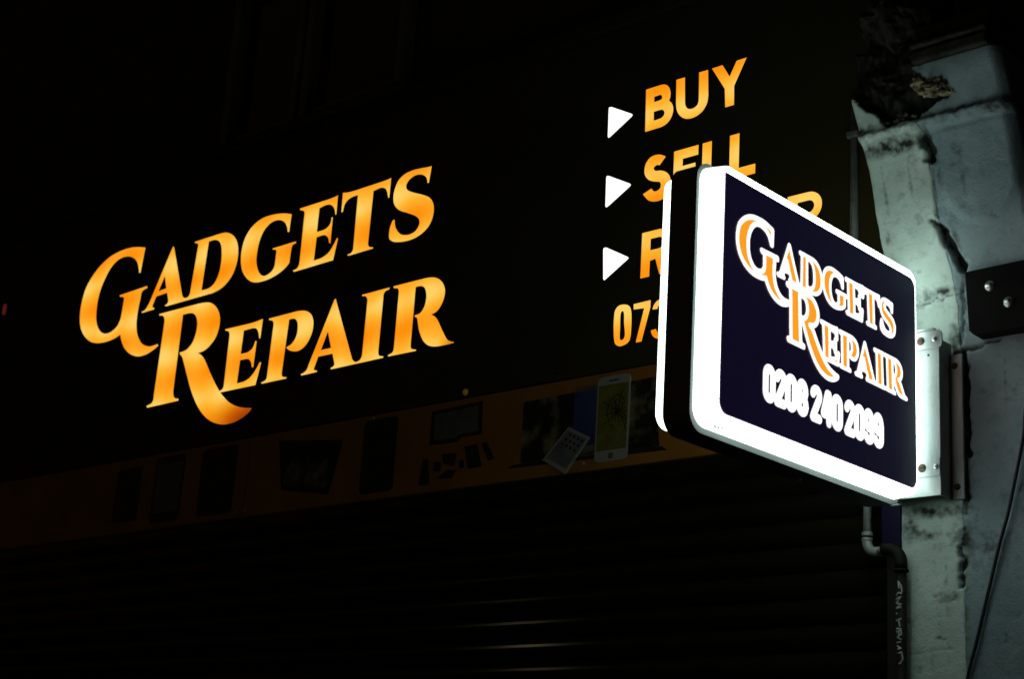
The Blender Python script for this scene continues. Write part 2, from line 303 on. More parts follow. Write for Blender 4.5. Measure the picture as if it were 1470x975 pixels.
# ---------------------------------------------------------------- lettering outlines, metres on the shop front (x, z); 1 = corner
LOGO = {
    'g_big': [[(-5.4735,3.8642,1),(-5.4846,3.7569,1),(-5.4939,3.7587,1),(-5.5007,3.7778),(-5.5158,3.8059),(-5.5415,3.8295),(-5.5832,3.8474),(-5.634,3.8519),(-5.6813,3.8385),(-5.7199,3.8061),(-5.7503,3.7577),(-5.7668,3.7096),(-5.7692,3.6534),(-5.7619,3.607),(-5.7429,3.5701),(-5.7131,3.5417),(-5.6779,3.5281),(-5.6372,3.5291),(-5.6006,3.5462),(-5.585,3.5684),(-5.5797,3.5923),(-5.5767,3.6583),(-5.5837,3.6696),(-5.6077,3.6762,1),(-5.6128,3.6827,1),(-5.4242,3.6885,1),(-5.4205,3.6796,1),(-5.4432,3.6755),(-5.4562,3.6669),(-5.4585,3.6453),(-5.4649,3.5943),(-5.4646,3.5451),(-5.4529,3.4997),(-5.4293,3.4634),(-5.4004,3.4383),(-5.3584,3.4225),(-5.3239,3.4207),(-5.2991,3.4231,1),(-5.2913,3.4145,1),(-5.3281,3.4001),(-5.3686,3.3905),(-5.4202,3.3905),(-5.4765,3.4089),(-5.5231,3.4405),(-5.5538,3.4781),(-5.5674,3.5066,1),(-5.5941,3.4983),(-5.6376,3.4916),(-5.6921,3.4916),(-5.7395,3.4975),(-5.7901,3.5151),(-5.835,3.546),(-5.8675,3.5825),(-5.885,3.6224),(-5.8917,3.6692),(-5.887,3.72),(-5.8704,3.7687),(-5.8374,3.8086),(-5.7896,3.8454),(-5.7262,3.8731),(-5.6551,3.8846),(-5.5826,3.8853),(-5.527,3.8773)]],
    'ad': [[(-5.2815,3.8268,1),(-5.2779,3.8286),(-5.2725,3.8249,1),(-5.1775,3.6092,1),(-5.1699,3.5966),(-5.1535,3.5883),(-5.1364,3.5893),(-5.1261,3.5986),(-5.1241,3.6139,1),(-5.1103,3.7986,1),(-5.1129,3.8054),(-5.1189,3.8095),(-5.1338,3.8139,1),(-5.1361,3.8194,1),(-5.1144,3.8196,1),(-4.9791,3.8206,1),(-4.9446,3.8183),(-4.9152,3.8088),(-4.8878,3.7919),(-4.865,3.7667),(-4.8506,3.7332),(-4.8464,3.6957),(-4.8522,3.6604),(-4.8677,3.6291),(-4.8961,3.6022),(-4.9325,3.5847),(-4.9771,3.5767,1),(-5.2739,3.5753,1),(-5.2842,3.5805,1),(-5.2712,3.5845),(-5.2641,3.5916),(-5.2646,3.6,1),(-5.2793,3.6332,1),(-5.3501,3.6302,1),(-5.3679,3.5945,1),(-5.3657,3.5874),(-5.3533,3.5822,1),(-5.3535,3.5768,1),(-5.4324,3.5754,1),(-5.4377,3.581,1),(-5.4206,3.5835),(-5.406,3.5936),(-5.3927,3.6103,1)],[(-5.3096,3.7093,1),(-5.2887,3.6535,1),(-5.3392,3.651,1)],[(-5.0438,3.8016,1),(-5.0256,3.802),(-5.0034,3.8003),(-4.9798,3.7905),(-4.9618,3.7702),(-4.9514,3.7372),(-4.9475,3.6995),(-4.9512,3.6593),(-4.965,3.6273),(-4.9834,3.6104),(-5.0096,3.601),(-5.0521,3.6015,1)]],
    'g': [[(-4.5497,3.8081,1),(-4.553,3.738,1),(-4.561,3.7397,1),(-4.5672,3.7582),(-4.5802,3.7783),(-4.5988,3.7924),(-4.6265,3.8011),(-4.6596,3.8009),(-4.6907,3.7868),(-4.7123,3.7638),(-4.7263,3.7275),(-4.7309,3.6872),(-4.7288,3.6547),(-4.7152,3.6224),(-4.696,3.5992),(-4.6743,3.5887),(-4.6513,3.5897),(-4.6298,3.5991),(-4.6173,3.6147),(-4.6157,3.6369,1),(-4.615,3.6729,1),(-4.6203,3.6817),(-4.6381,3.6858,1),(-4.6402,3.6907,1),(-4.5076,3.6915,1),(-4.5053,3.6848,1),(-4.5227,3.6812),(-4.5289,3.6712,1),(-4.5325,3.6124,1),(-4.5484,3.599),(-4.5785,3.5847),(-4.6159,3.574),(-4.6609,3.5681),(-4.711,3.5699),(-4.7498,3.5813),(-4.7845,3.6061),(-4.8107,3.6386),(-4.8245,3.6782),(-4.8271,3.7204),(-4.8183,3.7604),(-4.7966,3.7931),(-4.763,3.8162),(-4.7179,3.8297),(-4.6645,3.8305),(-4.6105,3.8242),(-4.5764,3.8163)]],
    'e': [[(-4.5044,3.8204,1),(-4.3414,3.8213,1),(-4.3107,3.8233),(-4.2963,3.8262,1),(-4.2949,3.7509,1),(-4.3006,3.7522,1),(-4.3083,3.776),(-4.3249,3.7931),(-4.3446,3.8006),(-4.3634,3.8012),(-4.3928,3.797,1),(-4.3936,3.7044,1),(-4.3556,3.7043),(-4.332,3.7125),(-4.3206,3.7278),(-4.3194,3.7452,1),(-4.3124,3.7437,1),(-4.3117,3.644,1),(-4.318,3.6453,1),(-4.3267,3.6673),(-4.3428,3.6804),(-4.362,3.6844),(-4.3917,3.6831,1),(-4.3941,3.594,1),(-4.3522,3.5957),(-4.317,3.6084),(-4.2956,3.6303),(-4.2781,3.6572,1),(-4.2721,3.6538,1),(-4.2871,3.5741,1),(-4.4991,3.5708,1),(-4.5065,3.5771,1),(-4.4879,3.5806),(-4.4765,3.5894),(-4.4737,3.6044,1),(-4.4745,3.7925,1),(-4.4802,3.8051),(-4.5014,3.8134,1)]],
    't': [[(-4.27,3.8292,1),(-4.2408,3.8245),(-4.2065,3.8229,1),(-4.0621,3.8246,1),(-4.0377,3.8258),(-4.019,3.8283,1),(-4.0196,3.754,1),(-4.0257,3.7554,1),(-4.0312,3.7736),(-4.0416,3.7914),(-4.0591,3.8003),(-4.0757,3.8021),(-4.1056,3.7988,1),(-4.1087,3.6013,1),(-4.1046,3.5905),(-4.0945,3.5844),(-4.0805,3.5816,1),(-4.0809,3.5765,1),(-4.2067,3.5746,1),(-4.2119,3.5801,1),(-4.1937,3.5825),(-4.1851,3.5928),(-4.1845,3.6088,1),(-4.1868,3.8018,1),(-4.2149,3.8012),(-4.2395,3.7944),(-4.2545,3.7792),(-4.2606,3.7528,1),(-4.2682,3.7545,1)]],
    's': [[(-3.8177,3.8243,1),(-3.8256,3.7644,1),(-3.8325,3.766,1),(-3.8357,3.7802),(-3.8477,3.7949),(-3.8698,3.8058),(-3.8964,3.8085),(-3.9219,3.8005),(-3.9361,3.7858),(-3.9358,3.7697),(-3.922,3.7565),(-3.8914,3.7423),(-3.8531,3.7268),(-3.8202,3.7103),(-3.7999,3.6892),(-3.7904,3.6637),(-3.7922,3.6329),(-3.806,3.6048),(-3.8345,3.5837),(-3.8719,3.5721),(-3.9134,3.5698),(-3.9561,3.5747),(-3.9837,3.5835),(-4.0002,3.5956,1),(-4.0037,3.6154),(-4.0012,3.6387),(-3.9929,3.6588),(-3.987,3.6635,1),(-3.9815,3.6615,1),(-3.9774,3.6415),(-3.966,3.6213),(-3.9462,3.6025),(-3.9241,3.5939),(-3.8976,3.5911),(-3.8722,3.5975),(-3.8583,3.6121),(-3.8548,3.627),(-3.8616,3.641),(-3.8816,3.6563),(-3.9149,3.6723),(-3.9596,3.6925),(-3.9833,3.7125),(-3.9955,3.7333),(-3.9985,3.758),(-3.9932,3.785),(-3.979,3.8099),(-3.9514,3.8256),(-3.9148,3.8309),(-3.8698,3.8289),(-3.838,3.8253)]],
    'r_big': [[(-5.3124,3.5498,1),(-5.0574,3.5481,1),(-4.9984,3.5422),(-4.9602,3.5261),(-4.9308,3.4997),(-4.9122,3.465),(-4.9109,3.4249),(-4.9256,3.3876),(-4.9555,3.3612),(-4.9877,3.3465),(-5.0239,3.3425,1),(-4.9973,3.3281),(-4.9703,3.3013),(-4.9241,3.241),(-4.8694,3.1776),(-4.8289,3.1417),(-4.7903,3.1146),(-4.7452,3.095),(-4.702,3.0839),(-4.6559,3.0767,1),(-4.6736,3.0613),(-4.7116,3.0448),(-4.7593,3.0347),(-4.8178,3.0355),(-4.8802,3.0526),(-4.9377,3.0846),(-4.9904,3.1331),(-5.0377,3.1955),(-5.0778,3.2635),(-5.1126,3.3258),(-5.1255,3.345),(-5.1416,3.3579,1),(-5.1409,3.3636,1),(-5.1029,3.3674),(-5.0711,3.3883),(-5.055,3.4202),(-5.0511,3.4599),(-5.0615,3.4906),(-5.0815,3.5104),(-5.1101,3.5182),(-5.153,3.5192,1),(-5.1528,3.2116,1),(-5.1476,3.1909),(-5.1344,3.1789),(-5.1117,3.1735,1),(-5.112,3.1662,1),(-5.3111,3.1643,1),(-5.3167,3.1725,1),(-5.2881,3.1785),(-5.2769,3.1914),(-5.2772,3.2145,1),(-5.2706,3.5117,1),(-5.2757,3.5274),(-5.2893,3.5387),(-5.3109,3.543,1)]],
    'e2': [[(-4.8698,3.4123,1),(-4.713,3.4107,1),(-4.6786,3.413),(-4.6499,3.4166,1),(-4.6528,3.3415,1),(-4.6598,3.3426,1),(-4.6663,3.3637),(-4.679,3.3813),(-4.6975,3.3883),(-4.7209,3.389),(-4.7558,3.3882,1),(-4.7586,3.2977,1),(-4.7225,3.2975),(-4.6977,3.3052),(-4.6856,3.3187),(-4.6804,3.3352,1),(-4.6721,3.3338,1),(-4.6746,3.2338,1),(-4.6834,3.2351,1),(-4.6907,3.2542),(-4.7059,3.2688),(-4.7239,3.2727),(-4.7578,3.2732,1),(-4.7614,3.1849,1),(-4.7204,3.186),(-4.6876,3.1965),(-4.6626,3.2175),(-4.6393,3.2483,1),(-4.6308,3.2451,1),(-4.6504,3.1627,1),(-4.857,3.163,1),(-4.861,3.1686,1),(-4.8443,3.1748),(-4.8386,3.1855),(-4.8383,3.1971,1),(-4.8396,3.3844,1),(-4.8449,3.3971),(-4.853,3.4024),(-4.8689,3.407,1)]],
    'p': [[(-4.6135,3.4108,1),(-4.4643,3.4122,1),(-4.431,3.4094),(-4.4027,3.4022),(-4.3788,3.3875),(-4.3638,3.3661),(-4.3587,3.3428),(-4.3624,3.3136),(-4.3771,3.2862),(-4.3984,3.2673),(-4.4241,3.2583),(-4.4516,3.2597),(-4.4775,3.2678),(-4.4953,3.2789,1),(-4.4947,3.2826,1),(-4.4725,3.2885),(-4.4555,3.3026),(-4.4451,3.3235),(-4.4442,3.3497),(-4.4495,3.3694),(-4.4608,3.382),(-4.477,3.3874),(-4.4974,3.3871,1),(-4.5071,3.187,1),(-4.503,3.1752),(-4.4922,3.17),(-4.4775,3.1671,1),(-4.4778,3.1623,1),(-4.6135,3.1623,1),(-4.6189,3.1672,1),(-4.5983,3.1722),(-4.5895,3.1803),(-4.5886,3.1953,1),(-4.5837,3.3846,1),(-4.589,3.3962),(-4.5996,3.4019),(-4.6124,3.404,1)]],
    'ai': [[(-4.2568,3.4217,1),(-4.2498,3.4205,1),(-4.2458,3.4104,1),(-4.1381,3.1914,1),(-4.1314,3.1796),(-4.1201,3.1707),(-4.1096,3.1684),(-4.0951,3.1722),(-4.0862,3.1816),(-4.0841,3.192,1),(-4.0829,3.3867,1),(-4.0884,3.3979),(-4.0978,3.404),(-4.1124,3.4067,1),(-4.1131,3.4119,1),(-4.0811,3.412,1),(-3.9769,3.4135,1),(-3.9761,3.4072,1),(-3.9949,3.4035),(-4.0027,3.394),(-4.0033,3.3833,1),(-4.0041,3.1884,1),(-4.0012,3.1773),(-3.9931,3.1715),(-3.9764,3.1675,1),(-3.9768,3.1626,1),(-4.2391,3.1609,1),(-4.2425,3.1664,1),(-4.23,3.1693),(-4.2241,3.1756),(-4.2252,3.183,1),(-4.2395,3.218,1),(-4.3141,3.2186,1),(-4.331,3.1789,1),(-4.3295,3.1725),(-4.3134,3.1672,1),(-4.3138,3.1625,1),(-4.3952,3.1612,1),(-4.4003,3.1664,1),(-4.3806,3.1716),(-4.3686,3.1809),(-4.3627,3.1947,1)],[(-4.2759,3.3045,1),(-4.25,3.2408,1),(-4.3041,3.2409,1)]],
    'r2': [[(-3.9561,3.4139,1),(-3.8016,3.4141,1),(-3.7706,3.4109),(-3.7435,3.4018),(-3.7224,3.3857),(-3.7086,3.3653),(-3.7043,3.3451),(-3.709,3.3201),(-3.7217,3.2981),(-3.7374,3.2848),(-3.7605,3.2784,1),(-3.7421,3.2678),(-3.725,3.2488),(-3.7045,3.2166),(-3.6819,3.1842),(-3.668,3.1725),(-3.6454,3.1651,1),(-3.6442,3.1617,1),(-3.6753,3.161),(-3.7092,3.1614),(-3.7395,3.1646),(-3.7663,3.174),(-3.7902,3.1938),(-3.8089,3.2243),(-3.8182,3.2485),(-3.824,3.2689),(-3.8281,3.2778),(-3.839,3.2845,1),(-3.8396,3.2895,1),(-3.8187,3.2914),(-3.8044,3.3013),(-3.7946,3.3191),(-3.7908,3.3446),(-3.7955,3.3667),(-3.8046,3.3815),(-3.821,3.3901),(-3.8467,3.3909,1),(-3.8474,3.1853,1),(-3.8451,3.1769),(-3.8378,3.1709),(-3.8193,3.1663,1),(-3.8198,3.1622,1),(-3.9513,3.1633,1),(-3.9547,3.1687,1),(-3.938,3.172),(-3.9298,3.1789),(-3.9276,3.1899,1),(-3.9277,3.386,1),(-3.9299,3.3964),(-3.9365,3.4026),(-3.9553,3.4071,1)]],
}
SANS = {
    'b': [[(-2.8946,3.8548,1),(-2.8418,3.8547,1),(-2.8239,3.8525),(-2.8096,3.8422),(-2.801,3.8242),(-2.8002,3.8049),(-2.8048,3.7934,1),(-2.7933,3.7806),(-2.7874,3.7618),(-2.7904,3.7421),(-2.8007,3.7259),(-2.8159,3.7162),(-2.8314,3.7127,1),(-2.8916,3.7125,1)],[(-2.8621,3.8213,1),(-2.8403,3.8219),(-2.833,3.8174),(-2.8318,3.8084),(-2.8395,3.8043),(-2.8609,3.8035,1)],[(-2.861,3.7713,1),(-2.834,3.7709),(-2.8227,3.7644),(-2.8207,3.7536),(-2.827,3.7449),(-2.8367,3.7423),(-2.8604,3.7417,1)]],
    'u': [[(-2.7796,3.8552,1),(-2.7477,3.8548,1),(-2.7444,3.7724,1),(-2.742,3.7598),(-2.7339,3.7481),(-2.7222,3.7432),(-2.7089,3.744),(-2.6977,3.7512),(-2.6936,3.7637,1),(-2.6954,3.8557,1),(-2.6627,3.8548,1),(-2.659,3.7694,1),(-2.6628,3.7468),(-2.676,3.7267),(-2.6964,3.7153),(-2.7191,3.7122),(-2.7423,3.7173),(-2.7621,3.7328),(-2.7738,3.753),(-2.778,3.7782,1)]],
    'y': [[(-2.6483,3.8548,1),(-2.6108,3.8552,1),(-2.5842,3.8102,1),(-2.5603,3.8547,1),(-2.5252,3.8551,1),(-2.567,3.7758,1),(-2.566,3.7144,1),(-2.5969,3.7145,1),(-2.6002,3.775,1)]],
    'ss': [[(-2.809,3.6109,1),(-2.8313,3.5876,1),(-2.84,3.5915),(-2.8493,3.5882),(-2.8524,3.5816),(-2.8456,3.5737),(-2.8241,3.5693),(-2.8046,3.5591),(-2.7913,3.5431),(-2.7875,3.524),(-2.7915,3.4995),(-2.8032,3.4804),(-2.8219,3.4737),(-2.8473,3.4748),(-2.8691,3.4844),(-2.8896,3.5081,1),(-2.858,3.5192,1),(-2.8489,3.5083),(-2.8361,3.5069),(-2.8258,3.5129),(-2.8233,3.5233),(-2.8288,3.5337),(-2.8504,3.5402),(-2.8701,3.55),(-2.8839,3.5669),(-2.8878,3.5845),(-2.8836,3.6058),(-2.8693,3.6209),(-2.8501,3.6255),(-2.8286,3.622)]],
    'tri1': [[(-3.0403,3.83,1),(-3.0381,3.834),(-3.0297,3.8332,1),(-2.9478,3.7879,1),(-2.9439,3.783),(-2.9465,3.7784,1),(-3.0308,3.7302,1),(-3.0357,3.73),(-3.0385,3.735,1)]],
    'tri2': [[(-3.0365,3.5975,1),(-3.0332,3.6013),(-3.025,3.5993,1),(-2.9419,3.5546,1),(-2.9381,3.5493),(-2.9414,3.5452,1),(-3.0249,3.4979,1),(-3.0306,3.4973),(-3.0345,3.5019,1)]],
    'tri3': [[(-3.0343,3.3601,1),(-3.0314,3.3648),(-3.023,3.3648,1),(-2.9395,3.3184,1),(-2.934,3.313),(-2.9374,3.3094,1),(-3.0194,3.2614,1),(-3.0251,3.2599),(-3.0286,3.2653,1)]],
    'zero': [[(-2.9793,3.1342),(-2.9763,3.1549),(-2.9636,3.1676),(-2.9416,3.1679),(-2.9233,3.1596),(-2.9146,3.1399),(-2.9119,3.0975),(-2.914,3.0602),(-2.9248,3.0453),(-2.9498,3.0397),(-2.9682,3.0481),(-2.9754,3.066),(-2.9789,3.1003)],[(-2.9551,3.1343),(-2.9522,3.1465),(-2.9456,3.1474),(-2.9414,3.1361),(-2.94,3.1106),(-2.9351,3.0762),(-2.9384,3.0621),(-2.9483,3.0583),(-2.9539,3.0667),(-2.9542,3.1004)]],
    'seven': [[(-2.9067,3.1625,1),(-2.844,3.1643,1),(-2.8439,3.1422,1),(-2.8719,3.0418,1),(-2.8929,3.0422,1),(-2.8669,3.1433,1),(-2.9058,3.1459,1)]],
}

# ---------------------------------------------------------------- ground and walls
tag(boxo('pavement', M['paving'], None, -30, 30, -2.2, 40, -.3, 0), kind='structure')
tag(boxo('road', M['asphalt'], None, -200, 200, -200, -2.35, -.4, -.12), kind='structure')
tag(boxo('kerb', M['kerbm'], None, -30, 30, -2.35, -2.2, -.4, .004), kind='structure')

FY = 3.6          # shop front plane
shop = empty('shop_building', (-4.6, 3.9, 0), 'dark brick building above and behind the black shop sign', 'building')
bm = bmesh.new()
WX0, WX1, WZ0, WZ1 = -5.09, -4.02, 4.17, 5.6            # upstairs window opening
for x0, x1, z0, z1 in ((-9, WX0, 4.16, 8), (WX1, -1.90, 4.16, 8), (WX0, WX1, WZ1, 8), (-9, -7.6, 0, 4.16)):
    box(bm, x0, x1, 3.66, 3.95, z0, z1)
box(bm, -7.6, -1.90, 3.80, 3.95, 0, 4.16)
obj('wall', bm, M['brick'], shop)
boxo('cornice', M['cornice'], shop, -7.7, -1.985, 3.585, 3.66, 4.105, 4.155, bev=.008)
boxo('shutter_housing', M['frame'], shop, -7.6, -1.985, 3.605, 3.80, 2.69, 2.96)
for x in (-7.6, -2.06):
    boxo('door_jamb', M['frame'], shop, x, x+.070, 3.57, 3.80, 0, 2.662, bev=.004)
win = empty('sash_window', (-4.55, 3.7, 4.17), 'brown timber upstairs window above the glowing serif lettering', 'window')
for x0, x1 in ((-5.085, -5.035), (-4.66, -4.622), (-4.602, -4.56), (-4.075, -4.035)):
    boxo('stile', M['timber'], win, x0, x1, 3.61, 3.72, 4.19, 5.58, bev=.006)
for z0, z1 in ((4.19, 4.25), (4.86, 4.90), (5.52, 5.58)):
    for x0, x1 in ((-5.032, -4.663), (-4.557, -4.078)):
        boxo('rail', M['timber'], win, x0, x1, 3.63, 3.70, z0, z1, bev=.004)
for x0, x1 in ((-5.034, -4.661), (-4.559, -4.076)):
    boxo('pane', M['glass'], win, x0, x1, 3.66, 3.664, 4.25, 5.52)
boxo('sill', M['cornice'], win, -5.14, -3.98, 3.56, 3.655, 4.157, 4.186, bev=.004)

next_door = empty('neighbouring_building', (-.6, 3.9, 0), 'unlit dark building at the right edge behind the pilaster', 'building')
boxo('wall', M['brick'], next_door, -1.90, 4, 3.70, 3.95, 3.5, 8)
boxo('shop_window_frame', M['frame'], next_door, -1.56, 4, 3.72, 3.95, 0, 3.5)

# ---------------------------------------------------------------- roller shutter
sh = empty('roller_shutter', (-4.8, 3.72, 0), 'closed dark steel roller shutter below the orange picture strip', 'shutter')
slat_me = None
PITCH = .0673
for k in range(40):
    z = 2.667 - PITCH*(k+1)
    if z < 0: break
    if slat_me is None:
        bm = bmesh.new(); prof = []
        for i in range(9):
            t = i/8; prof.append((3.586 - .014*math.sin(math.pi*t)**.8, .0635*t))
        prof += [(3.590, .0635), (3.590, 0)]
        A = [bm.verts.new((-7.52, y, zz)) for y, zz in prof]; B = [bm.verts.new((-2.064, y, zz)) for y, zz in prof]
        n_ = len(prof)
        for i in range(n_): bm.faces.new((A[i], A[(i+1) % n_], B[(i+1) % n_], B[i]))
        bm.faces.new(A[::-1]); bm.faces.new(B)
        o = obj('slat', bm, M['shutter'], sh); slat_me = o.data
    else:
        o = link('slat', slat_me, None, sh)
    o.location.z += z
boxo('backing', M['hole'], sh, -7.52, -2.064, 3.600, 3.612, 0, 2.665)

# ---------------------------------------------------------------- black fascia sign with glowing letters
def F3(u, v, d): return Vector((u, FY - d, v))
def opaque_edges(o):
    o.data.materials.append(M['black_plate'])
    for p in o.data.polygons:
        if abs(p.normal.y) < .5: p.material_index = 1
    return o
fascia = empty('fascia_sign', (-4.6, FY, 2.972), 'wide black shop fascia with glowing orange serif and block letters', 'sign')
boxo('panel', M['fascia'], fascia, -7.6, -1.985, FY, 3.66, 2.972, 4.104)
def opaque_plate(*a_): return opaque_edges(plate(*a_))
for key, cs in LOGO.items():
    opaque_plate('letter', [spline(c) for c in cs], .005, -.002, M['letter'], fascia, F3)
for key, cs in SANS.items():
    if key.startswith('tri'): opaque_plate('arrow', [spline(c) for c in cs], .005, -.002, M['arrow'], fascia, F3)
    elif key == 'zero' or key == 'seven': opaque_plate('digit', [spline(c) for c in cs], .005, -.002, M['letter'], fascia, F3)
    else: opaque_plate('letter', [spline(c) for c in cs], .005, -.002, M['letter'], fascia, F3)

def arc(cx, cz, rx, rz, a0, a1, n=10):
    return [(cx + rx*math.cos(R(a0 + (a1-a0)*i/n)), cz + rz*math.sin(R(a0 + (a1-a0)*i/n))) for i in range(n+1)]
T = .033
def gE(x, z, w, h): return [[(x, z), (x+w, z), (x+w, z+.031), (x+T, z+.031), (x+T, z+h*.39), (x+w*.9, z+h*.39), (x+w*.9, z+h*.61), (x+T, z+h*.61), (x+T, z+h-.031), (x+w, z+h-.031), (x+w, z+h), (x, z+h)]]
def gL(x, z, w, h): return [[(x, z), (x+w, z), (x+w, z+.030), (x+T, z+.030), (x+T, z+h), (x, z+h)]]
def gI(x, z, w, h): return [[(x, z), (x+T, z), (x+T, z+h), (x, z+h)]]
def gP(x, z, w, h, leg=False):
    r = h*.30; cx = x+w-r; cz = z+h-r
    out = [(x, z), (x+T, z), (x+T, z+h*.34)]
    if leg: out += [(x+w*.50, z+h*.36), (x+w*.66, z), (x+w, z), (x+w*.80, z+h*.43)]
    out += arc(cx, cz, r, r, -62 if leg else -90, 90) + [(x, z+h)]
    q = r*.42
    if not leg: out = [(x, z), (x+T, z), (x+T, z+h-2*r)] + arc(cx, cz, r, r, -90, 90) + [(x, z+h)]
    return [out, [(x+T, cz-q), (cx, cz-q)] + arc(cx, cz, q, q, -80, 80) + [(cx, cz+q), (x+T, cz+q)]]
def gR(x, z, w, h): return gP(x, z, w, h, True)
def gA(x, z, w, h): return [[(x, z), (x+T, z), (x+T+.010, z+h*.2), (x+w-T-.010, z+h*.2), (x+w-T, z), (x+w, z), (x+w/2+.018, z+h), (x+w/2-.018, z+h)],
                            [(x+w*.39, z+h*.38), (x+w*.61, z+h*.38), (x+w*.5, z+h*.72)]]
ZS, HS = 3.480, .139
ZR, HR = 3.239, .143
for fn, x, z, w, h in ((gE, -2.778, ZS, .089, HS), (gL, -2.674, ZS, .086, HS), (gL, -2.577, ZS, .090, HS),
                       (gR, -2.886, ZR, .106, HR), (gE, -2.765, ZR, .080, HR), (gP, -2.672, ZR, .095, HR), (gA, -2.572, ZR, .125, HR), (gI, -2.430, ZR, .033, HR), (gR, -2.377, ZR, .111, HR)):
    opaque_plate('letter', fn(x, z, w, h), .005, -.002, M['letter'], fascia, F3)
three = arc(-2.806, 3.131, .030, .030, 175, -72, 14) + arc(-2.806, 3.073, .033, .033, 72, -175, 14)
three += arc(-2.806, 3.073, .0145, .0145, -175, 60, 8) + [(-2.812, 3.092), (-2.812, 3.111)] + arc(-2.806, 3.131, .0125, .0125, -60, 175, 8)
opaque_plate('digit', [three], .005, -.002, M['letter'], fascia, F3)
for x in (-6.9, -5.6, -4.0, -3.2, -2.2):
    for z in (2.995, 4.085):
        bm = bmesh.new(); dome(bm, (x, FY, z), .006, .003, (0, -1, 0)); obj('screw', bm, M['black_plate'], fascia)

bm = bmesh.new(); dome(bm, (-3.579, FY, 2.988), .011, .009, (0, -1, 0)); dl = obj('amber_reflection_dot', bm, mat('dim_amber_reflection', (.3, .2, .03), .3, emit=(.62, .40, .05), strength=.05))  # added glowing dot in place of a reflection in the fascia
tag(dl, 'tiny glowing amber dot standing in for a reflection on the black fascia', 'lamp')
bm = bmesh.new(); box(bm, -6.525, -6.509, 3.588, FY, 3.755, 3.805, bev=.004); al = obj('alarm_light', bm, mat('dim_red_lens', (.3, .03, .02), .3, emit=(.55, .07, .03), strength=.12))
tag(al, 'tiny red light on the black wall at the left edge', 'lamp')

# ---------------------------------------------------------------- orange strip printed with pictures of gadgets
SY = 3.604
ban = empty('printed_banner', (-4.6, SY, 2.676), 'orange strip printed with phones and gadgets under the black fascia', 'banner')
boxo('board', M['strip'], ban, -7.6, -4.6525, SY, 3.64, 2.676, 2.968)
boxo('board', M['strip'], ban, -4.6495, -1.985, SY, 3.64, 2.676, 2.968)
boxo('edge_trim', M['frame'], ban, -7.6, -1.985, 3.596, 3.6035, 2.668, 2.6755)
PR = dict(white=mat('print_white', (.40, .37, .32), .5, spec=.15), lime=mottled('print_lime', (.15, .135, .02), (.24, .21, .03), 25, .5, 0, spec=.15),
          blue=mottled('print_blue', (.03, .05, .16), (.06, .07, .20), 12, .5, 0, spec=.15), dark=mottled('print_dark', (.012, .012, .010), (.03, .026, .018), 18, .5, 0, spec=.15),
          grey=mottled('print_grey', (.10, .11, .10), (.16, .15, .12), 18, .5, 0, spec=.15), fire=mottled('print_fire', (.012, .012, .010), (.30, .24, .12), 14, .5, 0, lo=.5, hi=.72, spec=.15),
          crack=mat('print_black', (.015, .014, .008), .5, spec=.15), glow=mottled('print_pale_blue', (.12, .13, .16), (.22, .21, .2), 20, .5, 0, spec=.15))
def B3(u, v, d): return Vector((u, SY - d, v))
def rr(x0, x1, z0, z1, r):
    return arc(x1-r, z1-r, r, r, 0, 90, 4) + arc(x0+r, z1-r, r, r, 90, 180, 4) + arc(x0+r, z0+r, r, r, 180, 270, 4) + arc(x1-r, z0+r, r, r, 270, 360, 4)
def pic(name, cont, col, parent=None, d=.0012): return plate(name, [cont], d, -.0005, PR[col], parent or ban, B3)
lap = pic('laptop_picture', [(-3.328, 2.728), (-2.80, 2.722), (-2.815, 2.93), (-3.328, 2.922)], 'fire', d=.0010)
pic('laptop_base', [(-3.375, 2.718), (-2.77, 2.708), (-2.79, 2.721), (-3.36, 2.727)], 'dark', lap, .0014)
bp = pic('phone_picture', rr(-3.122, -3.034, 2.735, 2.938, .012), 'grey', d=.0018)
pic('phone_screen', rr(-3.120, -3.036, 2.755, 2.922, .003), 'blue', bp, .0024)
wp = pic('phone_picture', rr(-3.034, -2.911, 2.698, 2.956, .018), 'white', d=.0030)
ws = pic('phone_screen', rr(-3.028, -2.917, 2.731, 2.929, .002), 'lime', wp, .0036)
bm = bmesh.new()
for k in range(16):
    an = 2*math.pi*k/16 + random.uniform(-.15, .15); ln = random.uniform(.03, .085); p = [(-2.955, 2.845)]
    for s in range(1, 4):
        an += random.uniform(-.25, .25); p.append((min(max(p[-1][0] + math.cos(an)*ln/3, -3.024), -2.921), min(max(p[-1][1] + math.sin(an)*ln/3, 2.735), 2.925)))
    brush(bm, p, .0012, .0038, B3, closed=False, seg=6)
for rx, rz in ((.010, .016), (.022, .034), (.034, .052)):
    ring = [(x + random.uniform(-.003, .003), z + random.uniform(-.004, .004)) for x, z in arc(-2.955, 2.845, rx, rz, random.uniform(0, 80), random.uniform(200, 330), 8)]
    brush(bm, ring, .0011, .0042 + rx*.01, B3, closed=False, seg=6)
obj('glass_crack', bm, PR['crack'], wp)
pic('speaker_slot', rr(-2.992, -2.953, 2.939, 2.943, .0019), 'crack', wp, .0034)
pic('home_button', arc(-2.973, 2.714, .010, .010, 0, 330, 11), 'grey', wp, .0034)
def quad(c, a_, w, h): 
    ca, sa = math.cos(R(a_)), math.sin(R(a_))
    return [(c[0] + ca*x - sa*z, c[1] + sa*x + ca*z) for x, z in ((-w/2, -h/2), (w/2, -h/2), (w/2, h/2), (-w/2, h/2))]
tb = pic('tablet_picture', [(-3.138, 2.819), (-3.053, 2.777), (-3.143, 2.677), (-3.235, 2.729)], 'white', d=.0046)
ts = pic('tablet_screen', [(-3.139, 2.809), (-3.066, 2.773), (-3.140, 2.691), (-3.218, 2.734)], 'glow', tb, .0052)
